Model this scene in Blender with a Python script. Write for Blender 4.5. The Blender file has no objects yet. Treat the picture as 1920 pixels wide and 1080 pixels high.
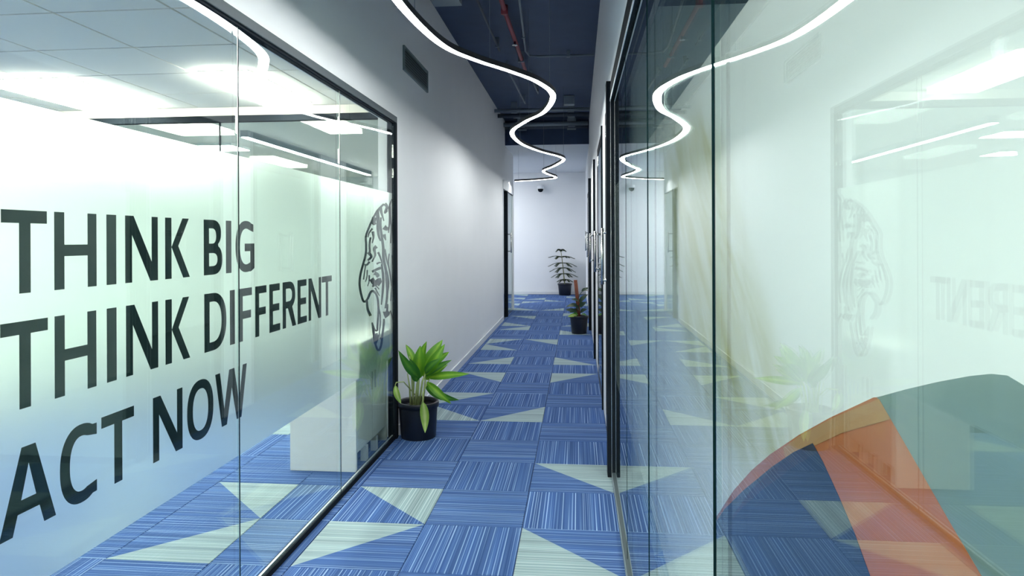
import bpy, bmesh, math, random
from mathutils import Vector, Matrix
random.seed(7)
S = bpy.context.scene
COL = S.collection

# ------------------------------------------------------------------ camera
F_PX, YAW, ROLL, CY, CAM_H = 1285.0, 0.0954288, -0.004054, 448.2, 1.4576
cd = bpy.data.cameras.new('camera'); cam = bpy.data.objects.new('camera', cd); COL.objects.link(cam)
cd.sensor_width = 36.0; cd.lens = F_PX / 1920 * 36; cd.shift_y = -(540 - CY) / 1920; cd.clip_start = 0.02
cam.matrix_world = Matrix.Translation((0, 0, CAM_H)) @ Matrix.Rotation(YAW, 4, 'Z') @ Matrix.Rotation(math.pi / 2, 4, 'X') @ Matrix.Rotation(ROLL, 4, 'Z')
S.camera = cam

# ------------------------------------------------------------------ world, exposure, light levels
w = bpy.data.worlds.new('world'); S.world = w; w.use_nodes = True
w.node_tree.nodes['Background'].inputs[0].default_value = (0.75, 0.88, 1.0, 1)
w.node_tree.nodes['Background'].inputs[1].default_value = 0.05
S.view_settings.view_transform = 'Standard'; S.view_settings.look = 'None'
S.view_settings.gamma = 1; S.view_settings.use_curve_mapping = False
S.view_settings.exposure = 0.0
LED_STRENGTH = 67.0
PANEL_STRENGTH = 40.0
LINE_STRENGTH = 34.0
SECOND_STRENGTH = 85.0
SIDE_STRENGTH = 42.0
ROOM_FILL_STRENGTH = 33.0

# ------------------------------------------------------------------ main measures (metres)
XL = -1.335          # left wall and glass plane
XR = 0.215           # right glass plane
TILE, TX0, TY0 = 0.5, -0.785, 3.449
SLAB_Z = 3.65
Y_BACK = 18.08

# ------------------------------------------------------------------ pixel -> direction helpers
def ray(px, py):
    a, b = px - 960, py - CY
    c, s = math.cos(-ROLL), math.sin(-ROLL)
    x, y = a * c - b * s, a * s + b * c
    c, s = math.cos(YAW), math.sin(YAW)
    return Vector((-s * F_PX + c * x, c * F_PX + s * x, -y)) / F_PX
def on_x(px, py, X):
    r = ray(px, py); return r * (X / r.x) + Vector((0, 0, CAM_H))
def on_y(px, py, Y):
    r = ray(px, py); return r * (Y / r.y) + Vector((0, 0, CAM_H))

# ------------------------------------------------------------------ materials
MATS = {}
def nt(name):
    m = bpy.data.materials.new(name); m.use_nodes = True
    MATS[name] = m
    return m, m.node_tree.nodes, m.node_tree.links
def mat(name, color, rough=0.5, metal=0.0, noise=0.0, nscale=20, emit=None, bump=0.0, spec=0.5):
    m, N, L = nt(name); b = N['Principled BSDF']
    b.inputs['Base Color'].default_value = (*color, 1); b.inputs['Roughness'].default_value = rough
    b.inputs['Metallic'].default_value = metal
    b.inputs['Specular IOR Level'].default_value = spec
    if noise or bump:
        tc = N.new('ShaderNodeTexCoord'); n = N.new('ShaderNodeTexNoise'); n.inputs['Scale'].default_value = nscale
        n.inputs['Detail'].default_value = 5
        L.new(tc.outputs['Object'], n.inputs['Vector'])
        if noise:
            mx = N.new('ShaderNodeMix'); mx.data_type = 'RGBA'
            mx.inputs[6].default_value = (*[c * (1 - noise) for c in color], 1)
            mx.inputs[7].default_value = (*[min(1, c * (1 + noise)) for c in color], 1)
            L.new(n.outputs['Fac'], mx.inputs[0]); L.new(mx.outputs[2], b.inputs['Base Color'])
        if bump:
            bp = N.new('ShaderNodeBump'); bp.inputs['Strength'].default_value = bump; bp.inputs['Distance'].default_value = 0.01
            L.new(n.outputs['Fac'], bp.inputs['Height']); L.new(bp.outputs['Normal'], b.inputs['Normal'])
    if emit:
        b.inputs['Emission Color'].default_value = (*emit[:3], 1); b.inputs['Emission Strength'].default_value = emit[3]
    return m
mat('plaster', (0.82, 0.835, 0.845), 0.75, noise=0.02, nscale=3, spec=0.2)
mat('skirting', (0.70, 0.73, 0.76), 0.5)
mat('slab_paint', (0.022, 0.045, 0.10), 0.7, noise=0.25, nscale=4)
mat('grey_ceiling', (0.62, 0.65, 0.68), 0.8, noise=0.02, nscale=3)
mat('office_tile', (0.90, 0.87, 0.79), 0.85, noise=0.02, nscale=60, bump=0.05)
mat('grid_metal', (0.45, 0.5, 0.48), 0.6)
mat('black_frame', (0.010, 0.014, 0.019), 0.75, spec=0.06)
mat('frame_grey', (0.045, 0.065, 0.075), 0.6)
mat('steel', (0.72, 0.72, 0.70), 0.25, 1.0)
mat('chrome_edge', (0.85, 0.87, 0.88), 0.3, 0.2)
mat('seal', (0.006, 0.020, 0.022), 0.9, spec=0.0)
mat('glass_edge', (0.015, 0.05, 0.045), 0.15)
mat('vinyl', (0.006, 0.018, 0.018), 0.5, spec=0.2)
mat('led_body', (0.01, 0.01, 0.012), 0.5)
mat('led', (1, 1, 1), 0.5, emit=(0.97, 1.0, 0.99, LED_STRENGTH))
mat('panel_light', (1, 1, 1), 0.5, emit=(1.0, 0.98, 0.87, PANEL_STRENGTH))
mat('line_light', (1, 1, 1), 0.5, emit=(0.95, 1.0, 0.98, LINE_STRENGTH))
mat('second_panel', (1, 1, 1), 0.5, emit=(1.0, 0.99, 0.92, SECOND_STRENGTH))
mat('side_light', (1, 1, 1), 0.5, emit=(0.94, 0.97, 1.0, SIDE_STRENGTH))
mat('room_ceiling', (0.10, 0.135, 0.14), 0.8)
mat('teal_wall', (0.48, 0.60, 0.61), 0.8, noise=0.05, nscale=3)
mat('room_fill_light', (1, 1, 1), 0.5, emit=(1.0, 0.985, 0.93, ROOM_FILL_STRENGTH))
mat('red_pipe', (0.22, 0.02, 0.035), 0.5)
mat('grey_pipe', (0.16, 0.20, 0.24), 0.5, 0.3)
mat('dark_pipe', (0.03, 0.045, 0.07), 0.6)
mat('duct', (0.25, 0.30, 0.33), 0.5, 0.5)
mat('vent', (0.17, 0.22, 0.22), 0.6)
mat('cabinet_white', (0.83, 0.85, 0.81), 0.4)
mat('pot', (0.006, 0.008, 0.016), 0.38)
mat('soil', (0.02, 0.014, 0.01), 0.95, noise=0.5, nscale=80, bump=0.6)
mat('stem_pale', (0.42, 0.50, 0.20), 0.5)
mat('trunk', (0.22, 0.24, 0.10), 0.7)
mat('needle', (0.05, 0.075, 0.035), 0.7, noise=0.3, nscale=60)
mat('coir', (0.16, 0.05, 0.028), 0.95, noise=0.5, nscale=90, bump=0.8)
mat('dark_leaf', (0.018, 0.045, 0.022), 0.4)
mat('brown_leaf', (0.10, 0.06, 0.02), 0.5)
mat('print_navy', (0.012, 0.03, 0.075), 0.6)
mat('print_orange', (0.55, 0.15, 0.045), 0.6, noise=0.18, nscale=9)
mat('print_grey', (0.20, 0.27, 0.26), 0.6, noise=0.08, nscale=5)
mat('print_tan', (0.55, 0.27, 0.11), 0.6)
mat('camera_white', (0.8, 0.82, 0.84), 0.4)
mat('column', (0.75, 0.8, 0.78), 0.7)
mat('subfloor', (0.05, 0.06, 0.09), 0.9)
mat('dim_wall', (0.74, 0.78, 0.76), 0.8, noise=0.02, nscale=3)

def glass_mat(name, tint, boost=1.0, rough=0.0):
    m, N, L = nt(name); N.remove(N['Principled BSDF'])
    lw = N.new('ShaderNodeLayerWeight'); lw.inputs['Blend'].default_value = 0.5
    p = N.new('ShaderNodeMath'); p.operation = 'POWER'; p.inputs[1].default_value = 5.0
    k = N.new('ShaderNodeMath'); k.operation = 'MULTIPLY_ADD'; k.inputs[1].default_value = 0.95 * boost; k.inputs[2].default_value = 0.043 * boost
    k.use_clamp = True
    L.new(lw.outputs['Facing'], p.inputs[0]); L.new(p.outputs[0], k.inputs[0])
    t = N.new('ShaderNodeBsdfTransparent'); t.inputs[0].default_value = (*tint, 1)
    g = N.new('ShaderNodeBsdfGlossy'); g.inputs['Roughness'].default_value = rough; g.inputs[0].default_value = (0.97, 1, 0.99, 1)
    x = N.new('ShaderNodeMixShader')
    L.new(k.outputs[0], x.inputs[0]); L.new(t.outputs[0], x.inputs[1]); L.new(g.outputs[0], x.inputs[2])
    L.new(x.outputs[0], N['Material Output'].inputs['Surface'])
    return m
glass_mat('clear_glass', (0.93, 0.975, 0.96))
glass_mat('door_glass', (0.80, 0.86, 0.86))

def film_mat(name, color, trans=0.5, smear=False, blur=0.5, through=None, rough=0.6):
    m, N, L = nt(name); N.remove(N['Principled BSDF'])
    d = N.new('ShaderNodeBsdfDiffuse'); t = N.new('ShaderNodeBsdfTranslucent'); x = N.new('ShaderNodeMixShader')
    x.inputs[0].default_value = trans
    for n in (d, t): n.inputs['Color'].default_value = (*color, 1)
    if smear:      # a pale yellow-green watercolour wash printed on the film, in the film's own coordinates
        tc = N.new('ShaderNodeTexCoord'); sp = N.new('ShaderNodeSeparateXYZ'); L.new(tc.outputs['Object'], sp.inputs[0])
        mp = N.new('ShaderNodeMapping'); L.new(tc.outputs['Object'], mp.inputs[0])
        mp.inputs['Scale'].default_value = (1, 9.0, 1.6); mp.inputs['Rotation'].default_value = (0.12, 0, 0)
        n1 = N.new('ShaderNodeTexNoise'); n1.inputs['Scale'].default_value = 2.2; n1.inputs['Detail'].default_value = 6
        n1.inputs['Distortion'].default_value = 0.5; 
        def rng(src, a, b, c, e):     # soft window in one coordinate
            r1 = N.new('ShaderNodeMapRange'); r1.interpolation_type = 'SMOOTHSTEP'
            r1.inputs[1].default_value = a; r1.inputs[2].default_value = b; L.new(src, r1.inputs[0])
            r2 = N.new('ShaderNodeMapRange'); r2.interpolation_type = 'SMOOTHSTEP'
            r2.inputs[1].default_value = c; r2.inputs[2].default_value = e; r2.inputs[3].default_value = 1; r2.inputs[4].default_value = 0
            L.new(src, r2.inputs[0])
            q = N.new('ShaderNodeMath'); q.operation = 'MULTIPLY'; L.new(r1.outputs[0], q.inputs[0]); L.new(r2.outputs[0], q.inputs[1])
            return q.outputs[0]
        sh = N.new('ShaderNodeMath'); sh.operation = 'MULTIPLY_ADD'; sh.inputs[1].default_value = -1.02
        L.new(sp.outputs['Z'], sh.inputs[0]); L.new(sp.outputs['Y'], sh.inputs[2])      # y - .55 z : a slanting band
        sv = N.new('ShaderNodeCombineXYZ'); a9 = N.new('ShaderNodeMath'); a9.operation = 'MULTIPLY'; a9.inputs[1].default_value = 3.6
        L.new(sh.outputs[0], a9.inputs[0]); L.new(a9.outputs[0], sv.inputs[0])
        a8 = N.new('ShaderNodeMath'); a8.operation = 'MULTIPLY'; a8.inputs[1].default_value = 2.2; L.new(sp.outputs['Z'], a8.inputs[0]); L.new(a8.outputs[0], sv.inputs[1])
        L.new(sv.outputs[0], n1.inputs['Vector'])
        wy = rng(sh.outputs[0], -.58, -.40, .05, .50)
        wz = rng(sp.outputs['Z'], .47, .61, 1.03, 1.15)
        q = N.new('ShaderNodeMath'); q.operation = 'MULTIPLY'; L.new(wy, q.inputs[0]); L.new(wz, q.inputs[1])
        rp = N.new('ShaderNodeMapRange'); rp.inputs[1].default_value = 0.30; rp.inputs[2].default_value = 0.70; L.new(n1.outputs['Fac'], rp.inputs[0])
        q2 = N.new('ShaderNodeMath'); q2.operation = 'MULTIPLY'; L.new(q.outputs[0], q2.inputs[0]); L.new(rp.outputs[0], q2.inputs[1])
        mx = N.new('ShaderNodeMix'); mx.data_type = 'RGBA'; mx.inputs[6].default_value = (*color, 1); mx.inputs[7].default_value = (0.42, 0.40, 0.07, 1)
        L.new(q2.outputs[0], mx.inputs[0])
        for n in (d, t): L.new(mx.outputs[2], n.inputs['Color'])
    L.new(d.outputs[0], x.inputs[1]); L.new(t.outputs[0], x.inputs[2])
    rf = N.new('ShaderNodeBsdfRefraction'); rf.inputs['IOR'].default_value = 1.25; rf.inputs['Roughness'].default_value = rough
    rf.inputs['Color'].default_value = (*(through or color), 1)
    if smear: L.new(mx.outputs[2], rf.inputs['Color'])
    y = N.new('ShaderNodeMixShader'); y.inputs[0].default_value = blur
    L.new(x.outputs[0], y.inputs[1]); L.new(rf.outputs[0], y.inputs[2])
    L.new(y.outputs[0], N['Material Output'].inputs['Surface'])
film_mat('frosted_film', (0.88, 0.95, 0.92), 0.6, blur=0.84, through=(0.80, 0.86, 0.81), rough=0.5)
film_mat('frosted_print', (0.90, 0.93, 0.91), 0.5, smear=True, blur=0.45)

def carpet_mat(name, dark, mid, light, lo, hi):
    m, N, L = nt(name); b = N['Principled BSDF']; b.inputs['Roughness'].default_value = 0.95
    b.inputs['Specular IOR Level'].default_value = 0.1
    tc = N.new('ShaderNodeTexCoord'); sp = N.new('ShaderNodeSeparateXYZ'); oi = N.new('ShaderNodeObjectInfo')
    L.new(tc.outputs['Object'], sp.inputs[0])
    off = N.new('ShaderNodeMath'); off.operation = 'MULTIPLY_ADD'; off.inputs[1].default_value = 37.0
    L.new(oi.outputs['Random'], off.inputs[0]); L.new(sp.outputs['X'], off.inputs[2])
    def lines(scale, detail):
        n = N.new('ShaderNodeTexNoise'); n.noise_dimensions = '2D'
        n.inputs['Scale'].default_value = 1; n.inputs['Detail'].default_value = detail
        a = N.new('ShaderNodeMath'); a.operation = 'MULTIPLY'; a.inputs[1].default_value = scale; L.new(off.outputs[0], a.inputs[0])
        c = N.new('ShaderNodeMath'); c.operation = 'MULTIPLY'; c.inputs[1].default_value = 0.35; L.new(sp.outputs['Y'], c.inputs[0])
        cb = N.new('ShaderNodeCombineXYZ'); L.new(a.outputs[0], cb.inputs[0]); L.new(c.outputs[0], cb.inputs[1])
        L.new(cb.outputs[0], n.inputs['Vector']); return n.outputs['Fac']
    r1 = N.new('ShaderNodeValToRGB'); L.new(lines(120, 1.0), r1.inputs[0])
    e = r1.color_ramp.elements; e[0].position = lo; e[0].color = (*dark, 1); e[1].position = hi; e[1].color = (*light, 1)
    k = e.new((lo + hi) / 2); k.color = (*mid, 1)
    r2 = N.new('ShaderNodeMapRange'); L.new(lines(16, 1), r2.inputs[0]); r2.inputs[1].default_value = .3; r2.inputs[2].default_value = .7
    r2.inputs[3].default_value = 0.82; r2.inputs[4].default_value = 1.12
    v = N.new('ShaderNodeVectorMath'); v.operation = 'SCALE'; L.new(r1.outputs[0], v.inputs[0]); L.new(r2.outputs[0], v.inputs['Scale'])
    L.new(v.outputs[0], b.inputs['Base Color'])
    bp = N.new('ShaderNodeBump'); bp.inputs['Strength'].default_value = 0.25; bp.inputs['Distance'].default_value = 0.003
    L.new(r1.outputs[0], bp.inputs['Height']); L.new(bp.outputs[0], b.inputs['Normal'])
carpet_mat('carpet_blue', (0.034, 0.078, 0.225), (0.062, 0.122, 0.295), (0.30, 0.42, 0.64), 0.38, 0.74)
carpet_mat('carpet_light', (0.21, 0.29, 0.31), (0.265, 0.345, 0.37), (0.44, 0.52, 0.54), 0.34, 0.72)

def leaf_mat(name, edge, mid):
    m, N, L = nt(name); N.remove(N['Principled BSDF'])
    tc = N.new('ShaderNodeTexCoord'); sp = N.new('ShaderNodeSeparateXYZ'); L.new(tc.outputs['UV'], sp.inputs[0])
    a = N.new('ShaderNodeMath'); a.operation = 'SUBTRACT'; a.inputs[1].default_value = 0.5; L.new(sp.outputs['X'], a.inputs[0])
    ab = N.new('ShaderNodeMath'); ab.operation = 'ABSOLUTE'; L.new(a.outputs[0], ab.inputs[0])
    n = N.new('ShaderNodeTexNoise'); n.inputs['Scale'].default_value = 14; n.inputs['Detail'].default_value = 4
    L.new(tc.outputs['Object'], n.inputs['Vector'])
    ad = N.new('ShaderNodeMath'); ad.operation = 'MULTIPLY_ADD'; ad.inputs[1].default_value = 0.35; L.new(n.outputs['Fac'], ad.inputs[0]); L.new(ab.outputs[0], ad.inputs[2])
    r = N.new('ShaderNodeValToRGB'); L.new(ad.outputs[0], r.inputs[0])
    e = r.color_ramp.elements; e[0].position = 0.15; e[0].color = (*mid, 1); e[1].position = 0.45; e[1].color = (*edge, 1)
    b = N.new('ShaderNodeBsdfPrincipled'); b.inputs['Roughness'].default_value = 0.4; L.new(r.outputs[0], b.inputs['Base Color'])
    t = N.new('ShaderNodeBsdfTranslucent'); L.new(r.outputs[0], t.inputs['Color'])
    x = N.new('ShaderNodeMixShader'); x.inputs[0].default_value = 0.35
    L.new(b.outputs[0], x.inputs[1]); L.new(t.outputs[0], x.inputs[2]); L.new(x.outputs[0], N['Material Output'].inputs['Surface'])
leaf_mat('leaf_green', (0.10, 0.30, 0.012), (0.30, 0.55, 0.04))
leaf_mat('leaf_deep', (0.035, 0.16, 0.015), (0.10, 0.30, 0.03))
leaf_mat('leaf_pale', (0.30, 0.48, 0.07), (0.62, 0.72, 0.28))

# ------------------------------------------------------------------ object helpers
ORG = {}      # world origin of every object made here (no object is rotated unless noted)
def link(o, parent, org):
    COL.objects.link(o); ORG[o] = Vector(org)
    if parent: o.parent = parent; o.location = Vector(org) - ORG[parent]
    else: o.location = org
    return o
def tag(o, label=None, cat=None, group=None, kind=None):
    if label: o['label'] = label
    if cat: o['category'] = cat
    if group: o['group'] = group
    if kind: o['kind'] = kind
    return o
def empty(name, org, label, cat, group=None, kind=None):
    o = bpy.data.objects.new(name, None); o.empty_display_size = 0.1
    link(o, None, org); return tag(o, label, cat, group, kind)
def mesh_obj(name, verts, faces, m, parent=None, smooth=False, org=None, mats=None, fmat=None, uvs=None):
    vs = [Vector(v) for v in verts]
    if org is None:
        lo = Vector([min(v[i] for v in vs) for i in range(3)]); hi = Vector([max(v[i] for v in vs) for i in range(3)])
        org = (lo + hi) / 2; org.z = lo.z
    org = Vector(org)
    me = bpy.data.meshes.new(name); me.from_pydata([v - org for v in vs], [], faces)
    for k in ([m] if mats is None else mats): me.materials.append(MATS[k])
    if fmat:
        for p, i in zip(me.polygons, fmat): p.material_index = i
    if uvs:
        ul = me.uv_layers.new()
        for lp in me.loops: ul.data[lp.index].uv = uvs[lp.vertex_index]
    if smooth:
        for p in me.polygons: p.use_smooth = True
    me.update()
    return link(bpy.data.objects.new(name, me), parent, org)
BF = [(0, 3, 2, 1), (4, 5, 6, 7), (0, 1, 5, 4), (1, 2, 6, 5), (2, 3, 7, 6), (3, 0, 4, 7)]
def bv(lo, hi):
    (a, b, c), (d, e, f) = lo, hi
    return [(a, b, c), (d, b, c), (d, e, c), (a, e, c), (a, b, f), (d, b, f), (d, e, f), (a, e, f)]
def box(name, lo, hi, m, parent=None, bevel=0.0):
    if not bevel: return mesh_obj(name, bv(lo, hi), BF, m, parent)
    bm = bmesh.new(); vs = [bm.verts.new(v) for v in bv(lo, hi)]
    for f in BF: bm.faces.new([vs[i] for i in f])
    bmesh.ops.bevel(bm, geom=bm.edges[:], offset=bevel, segments=2, affect='EDGES', profile=0.6)
    bm.verts.index_update()
    r = mesh_obj(name, [v.co.copy() for v in bm.verts], [[v.index for v in f.verts] for f in bm.faces], m, parent); bm.free(); return r
def boxes(name, lst, m, parent=None):
    V, Fc = [], []
    for lo, hi in lst:
        n = len(V); V += bv(lo, hi); Fc += [tuple(i + n for i in f) for f in BF]
    return mesh_obj(name, V, Fc, m, parent)
def tube_data(pts, rad, seg=10, cap=True):
    pts = [Vector(p) for p in pts]; V, Fc = [], []
    rads = rad if isinstance(rad, (list, tuple)) else [rad] * len(pts)
    prev = None
    for i, p in enumerate(pts):
        t = (pts[min(i + 1, len(pts) - 1)] - pts[max(i - 1, 0)]).normalized()
        if prev is None:
            u = t.orthogonal().normalized()
        else:
            u = (prev - t * prev.dot(t)).normalized()
        prev = u; v = t.cross(u)
        for k in range(seg):
            a = 2 * math.pi * k / seg; V.append(p + (u * math.cos(a) + v * math.sin(a)) * rads[i])
    for i in range(len(pts) - 1):
        for k in range(seg):
            k2 = (k + 1) % seg; Fc.append((i * seg + k, i * seg + k2, (i + 1) * seg + k2, (i + 1) * seg + k))
    if cap:
        Fc.append(tuple(range(seg))[::-1]); Fc.append(tuple(range((len(pts) - 1) * seg, len(pts) * seg)))
    return V, Fc
def tube(name, pts, rad, m, parent=None, seg=10):
    V, Fc = tube_data(pts, rad, seg); return mesh_obj(name, V, Fc, m, parent, smooth=True)
def lathe(name, prof, c, m, parent=None, seg=40, smooth=True):
    V, Fc = [], []
    for r, z in prof:
        for k in range(seg):
            a = 2 * math.pi * k / seg; V.append((c[0] + r * math.cos(a), c[1] + r * math.sin(a), c[2] + z))
    for i in range(len(prof) - 1):
        for k in range(seg):
            k2 = (k + 1) % seg; Fc.append((i * seg + k, i * seg + k2, (i + 1) * seg + k2, (i + 1) * seg + k))
    Fc.append(tuple(range(seg))[::-1]); Fc.append(tuple(range((len(prof) - 1) * seg, len(prof) * seg)))
    o = mesh_obj(name, V, Fc, m, parent, smooth=smooth)
    return o
def struct(name, lo, hi, m, label, cat):
    return tag(box(name, lo, hi, m), label, cat, kind='structure')
def catmull(P, n):
    out = []
    P = [Vector(p) for p in P]; P = [P[0] * 2 - P[1]] + P + [P[-1] * 2 - P[-2]]
    for i in range(1, len(P) - 2):
        a, b, c, d = P[i - 1:i + 3]
        for k in range(n):
            t = k / n
            out.append(0.5 * ((2 * b) + (c - a) * t + (2 * a - 5 * b + 4 * c - d) * t * t + (3 * b - a - 3 * c + d) * t ** 3))
    out.append(P[-2]); return out

# ================================================================== SETTING
OY0 = -3.0                                   # the corridor and the rooms go on behind the camera to here
fl = struct('floor', (-7.0, OY0 - .2, -0.2), (4.0, Y_BACK + .2, -0.008), 'subfloor', 'blue striped carpet tile floor of the corridor and offices', 'floor')
struct('ceiling', (XL, OY0, SLAB_Z), (XR + .2, 12.7, SLAB_Z + .2), 'slab_paint', 'dark navy painted open slab above the corridor', 'ceiling')
lowc = struct('ceiling', (-5.0, 12.7, 3.20), (1.2, Y_BACK + .2, 3.60), 'grey_ceiling', 'plain lower ceiling at the far end of the corridor', 'ceiling')
box('ceiling_lip', (XL, 12.66, 3.20), (XR + .2, 12.70, SLAB_Z), 'slab_paint', lowc)
struct('wall_back', (-5.0, Y_BACK, 0), (1.2, Y_BACK + .2, 3.2), 'plaster', 'white end wall behind the potted pine', 'wall')
struct('baseboard_back', (-5.0, Y_BACK - .015, 0), (1.2, Y_BACK, .07), 'skirting', 'white skirting along the end wall', 'baseboard')
# left wall : plaster past the glass, and the strip above the glass
WT = XL - .13
HZ = 2.36                                    # underside of the wall above glass and doors
tag(boxes('wall_left', [((WT, 4.95, 0), (XL, 12.2, HZ)), ((WT, OY0, HZ), (XL, 14.15, SLAB_Z))], 'plaster'),
    'tall white plaster wall with an air grille, left of the corridor', 'wall', kind='structure')
struct('baseboard_left', (XL, 5.0, 0), (XL + .012, 12.2, .075), 'skirting', 'white skirting at the foot of the left plaster wall', 'baseboard')
# right wall above the glass and between the doors
tag(boxes('wall_right', [((XR, OY0, 2.42), (XR + .12, Y_BACK, SLAB_Z)), ((XR, 5.36, 0), (XR + .12, 5.88, 2.42)), ((XR, 7.5, 0), (XR + .12, 8.36, 2.42)),
      ((XR, 9.5, 0), (XR + .12, 10.96, 2.42)), ((XR, 12.1, 0), (XR + .12, 14.0, 2.42)), ((XR, 15.0, 0), (XR + .12, Y_BACK, 2.42))], 'plaster'),
    'white wall above and between the black framed doors', 'wall', kind='structure')
struct('wall_front', (-7.0, OY0 - .2, 0), (4.0, OY0, SLAB_Z), 'plaster', 'plain wall closing the corridor opposite the end wall', 'wall')
# side passage that opens to the left past the left door
struct('wall_side', (-5.0, 14.15, 0), (XL, 14.28, 3.2), 'plaster', 'wall of the side passage beyond the left glass door', 'wall')
struct('wall_end', (-5.2, 14.15, 0), (-5.0, Y_BACK, 3.2), 'plaster', 'far wall of the side passage', 'wall')
# left office shell
OC = 2.557
struct('wall_office', (-7.0, OY0, 0), (-6.8, 12.0, 3.0), 'dim_wall', 'pale wall of the office behind the lettered glass', 'wall')
struct('wall_rear', (-7.0, 12.0, 0), (WT, 12.2, 3.0), 'dim_wall', 'rear wall of the second office behind the partition', 'wall')
oc = struct('ceiling', (-6.8, OY0, OC + .03), (WT, 5.43, OC + .2), 'grid_metal', 'white grid tile ceiling of the office with recessed panels', 'ceiling')
struct('ceiling', (-6.8, 5.44, OC + .03), (WT, 12.0, OC + .2), 'office_tile', 'plain pale ceiling of the second office', 'ceiling')
# right room shell
struct('wall_room', (3.8, OY0, 0), (4.0, Y_BACK, 3.0), 'dim_wall', 'pale far wall of the room behind the printed glass', 'wall')
struct('wall_divider', (XR + .12, 4.33, 0), (3.8, 4.45, 2.9), 'teal_wall', 'pale teal cross wall of the room behind the printed glass', 'wall')
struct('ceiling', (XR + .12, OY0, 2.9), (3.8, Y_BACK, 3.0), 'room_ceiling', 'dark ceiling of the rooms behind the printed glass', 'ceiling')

# ------------------------------------------------------------------ carpet tiles
TM = {}
def tile_mesh(kind, rot, w=TILE):
    """kind: None plain, or the corner that stays blue (0 BL,1 BR,2 TR,3 TL in world axes). rot: quarter turn of the stripes."""
    key = (kind, rot, round(w, 3))
    if key in TM: return TM[key]
    g = 0.0011; a, b = w / 2 - g, TILE / 2 - g; t, e = -0.007, 0.0022
    def R(p):         # world corner -> local coordinates of the tile object, which is turned a quarter when rot
        return (p[1], -p[0]) if rot else p
    top = [R(p) for p in [(-a + e, -b + e), (a - e, -b + e), (a - e, b - e), (-a + e, b - e)]]
    bot = [R(p) for p in [(-a, -b), (a, -b), (a, b), (-a, b)]]
    V = [(*p, 0) for p in top] + [(*p, -.0025) for p in bot] + [(*p, t) for p in bot]
    Fc = [(4 + i, 4 + (i + 1) % 4, (i + 1) % 4, i) for i in range(4)] + [(8 + i, 8 + (i + 1) % 4, 4 + (i + 1) % 4, 4 + i) for i in range(4)]
    mi = [0] * 8
    if kind is None: Fc.append((0, 1, 2, 3)); mi.append(0)
    else:
        k = kind; Fc.append((k, (k + 1) % 4, (k + 3) % 4)); mi.append(0)
        Fc.append(((k + 1) % 4, (k + 2) % 4, (k + 3) % 4)); mi.append(1)
        # the two neighbours of the pale half get pale edges
        for i in range(4):
            if i != k and (i + 1) % 4 != k: mi[i] = 1
    me = bpy.data.meshes.new('carpet_tile'); me.from_pydata(V, [], Fc)
    me.materials.append(MATS['carpet_blue']); me.materials.append(MATS['carpet_light'])
    for p, i in zip(me.polygons, mi): p.material_index = i
    TM[key] = me; return me
BL, BR, TR, TL = 0, 1, 2, 3
PATTERN = {(0, -1): BR, (0, 0): BL, (2, -1): TR, (2, 1): BL, (1, 4): TL, (0, 4): TR, (0, 5): BR, (0, 7): BL, (2, 7): BR, (0, 9): TL, (2, 9): TR,
           (0, 11): TR, (0, 12): BR, (1, 12): BL, (0, 15): TL, (0, 16): TR, (2, 14): TR, (2, 16): TL, (0, 21): TR, (1, 21): TL, (0, 26): TL, (1, 25): TR,
           (2, -3): BL, (0, -4): TR, (1, -5): BR, (2, -6): TL, (0, 18): BL, (2, 19): BR, (2, 23): TL, (0, 24): BR, (2, 27): TR}
def put_tile(cx, cy, kind, rot, w=TILE):
    o = bpy.data.objects.new('carpet_tile', tile_mesh(kind, rot, w)); link(o, fl, (cx, cy, 0.0))
    if rot: o.rotation_euler = (0, 0, math.pi / 2)
for r in range(-12, 30):
    for c in range(3):
        cy = TY0 + (r + .5) * TILE
        if cy > Y_BACK - .2: continue
        put_tile(TX0 + (c - .5) * TILE, cy, PATTERN.get((c, r)), (r + c) % 2 == 1)
    cy = TY0 + (r + .5) * TILE
    if cy < 14.0: put_tile((XL + TX0 - TILE) / 2, cy, None, r % 2 == 0, TX0 - TILE - XL - .002)
    else:
        for c in range(-7, 0):
            put_tile(TX0 + (c - .5) * TILE, cy, random.choice([None, None, None, TR, BL, BR]), (r + c) % 2 == 1)
OPAT = {(0, 0): BL, (0, -1): TL, (-2, 2): TR, (-1, -3): BR, (-3, 0): BL, (-2, -1): TL, (0, -5): TR, (-4, 1): BR, (-1, 3): TL}
for r in range(-12, 4):
    for c in range(-8, 1):
        x = TX0 + (-1.75 - .5 + c) * TILE
        put_tile(x, TY0 + (r + .5) * TILE, OPAT.get((c, r)), (r + c) % 2 == 0 if (c, r) not in ((0, 0), (0, -1), (-1, 0), (-1, -1), (0, 1)) else True)
    put_tile(TX0 - 1.75 * TILE + .16, TY0 + (r + .5) * TILE, None, r % 2 == 1, .32)

for r in range(-8, 2):
    for c in range(3, 7):
        put_tile(TX0 + (c - .5) * TILE + .13, TY0 + (r + .5) * TILE - .25, random.choice([None, None, TR, BL, BR]), (r + c) % 2 == 1)
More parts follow.
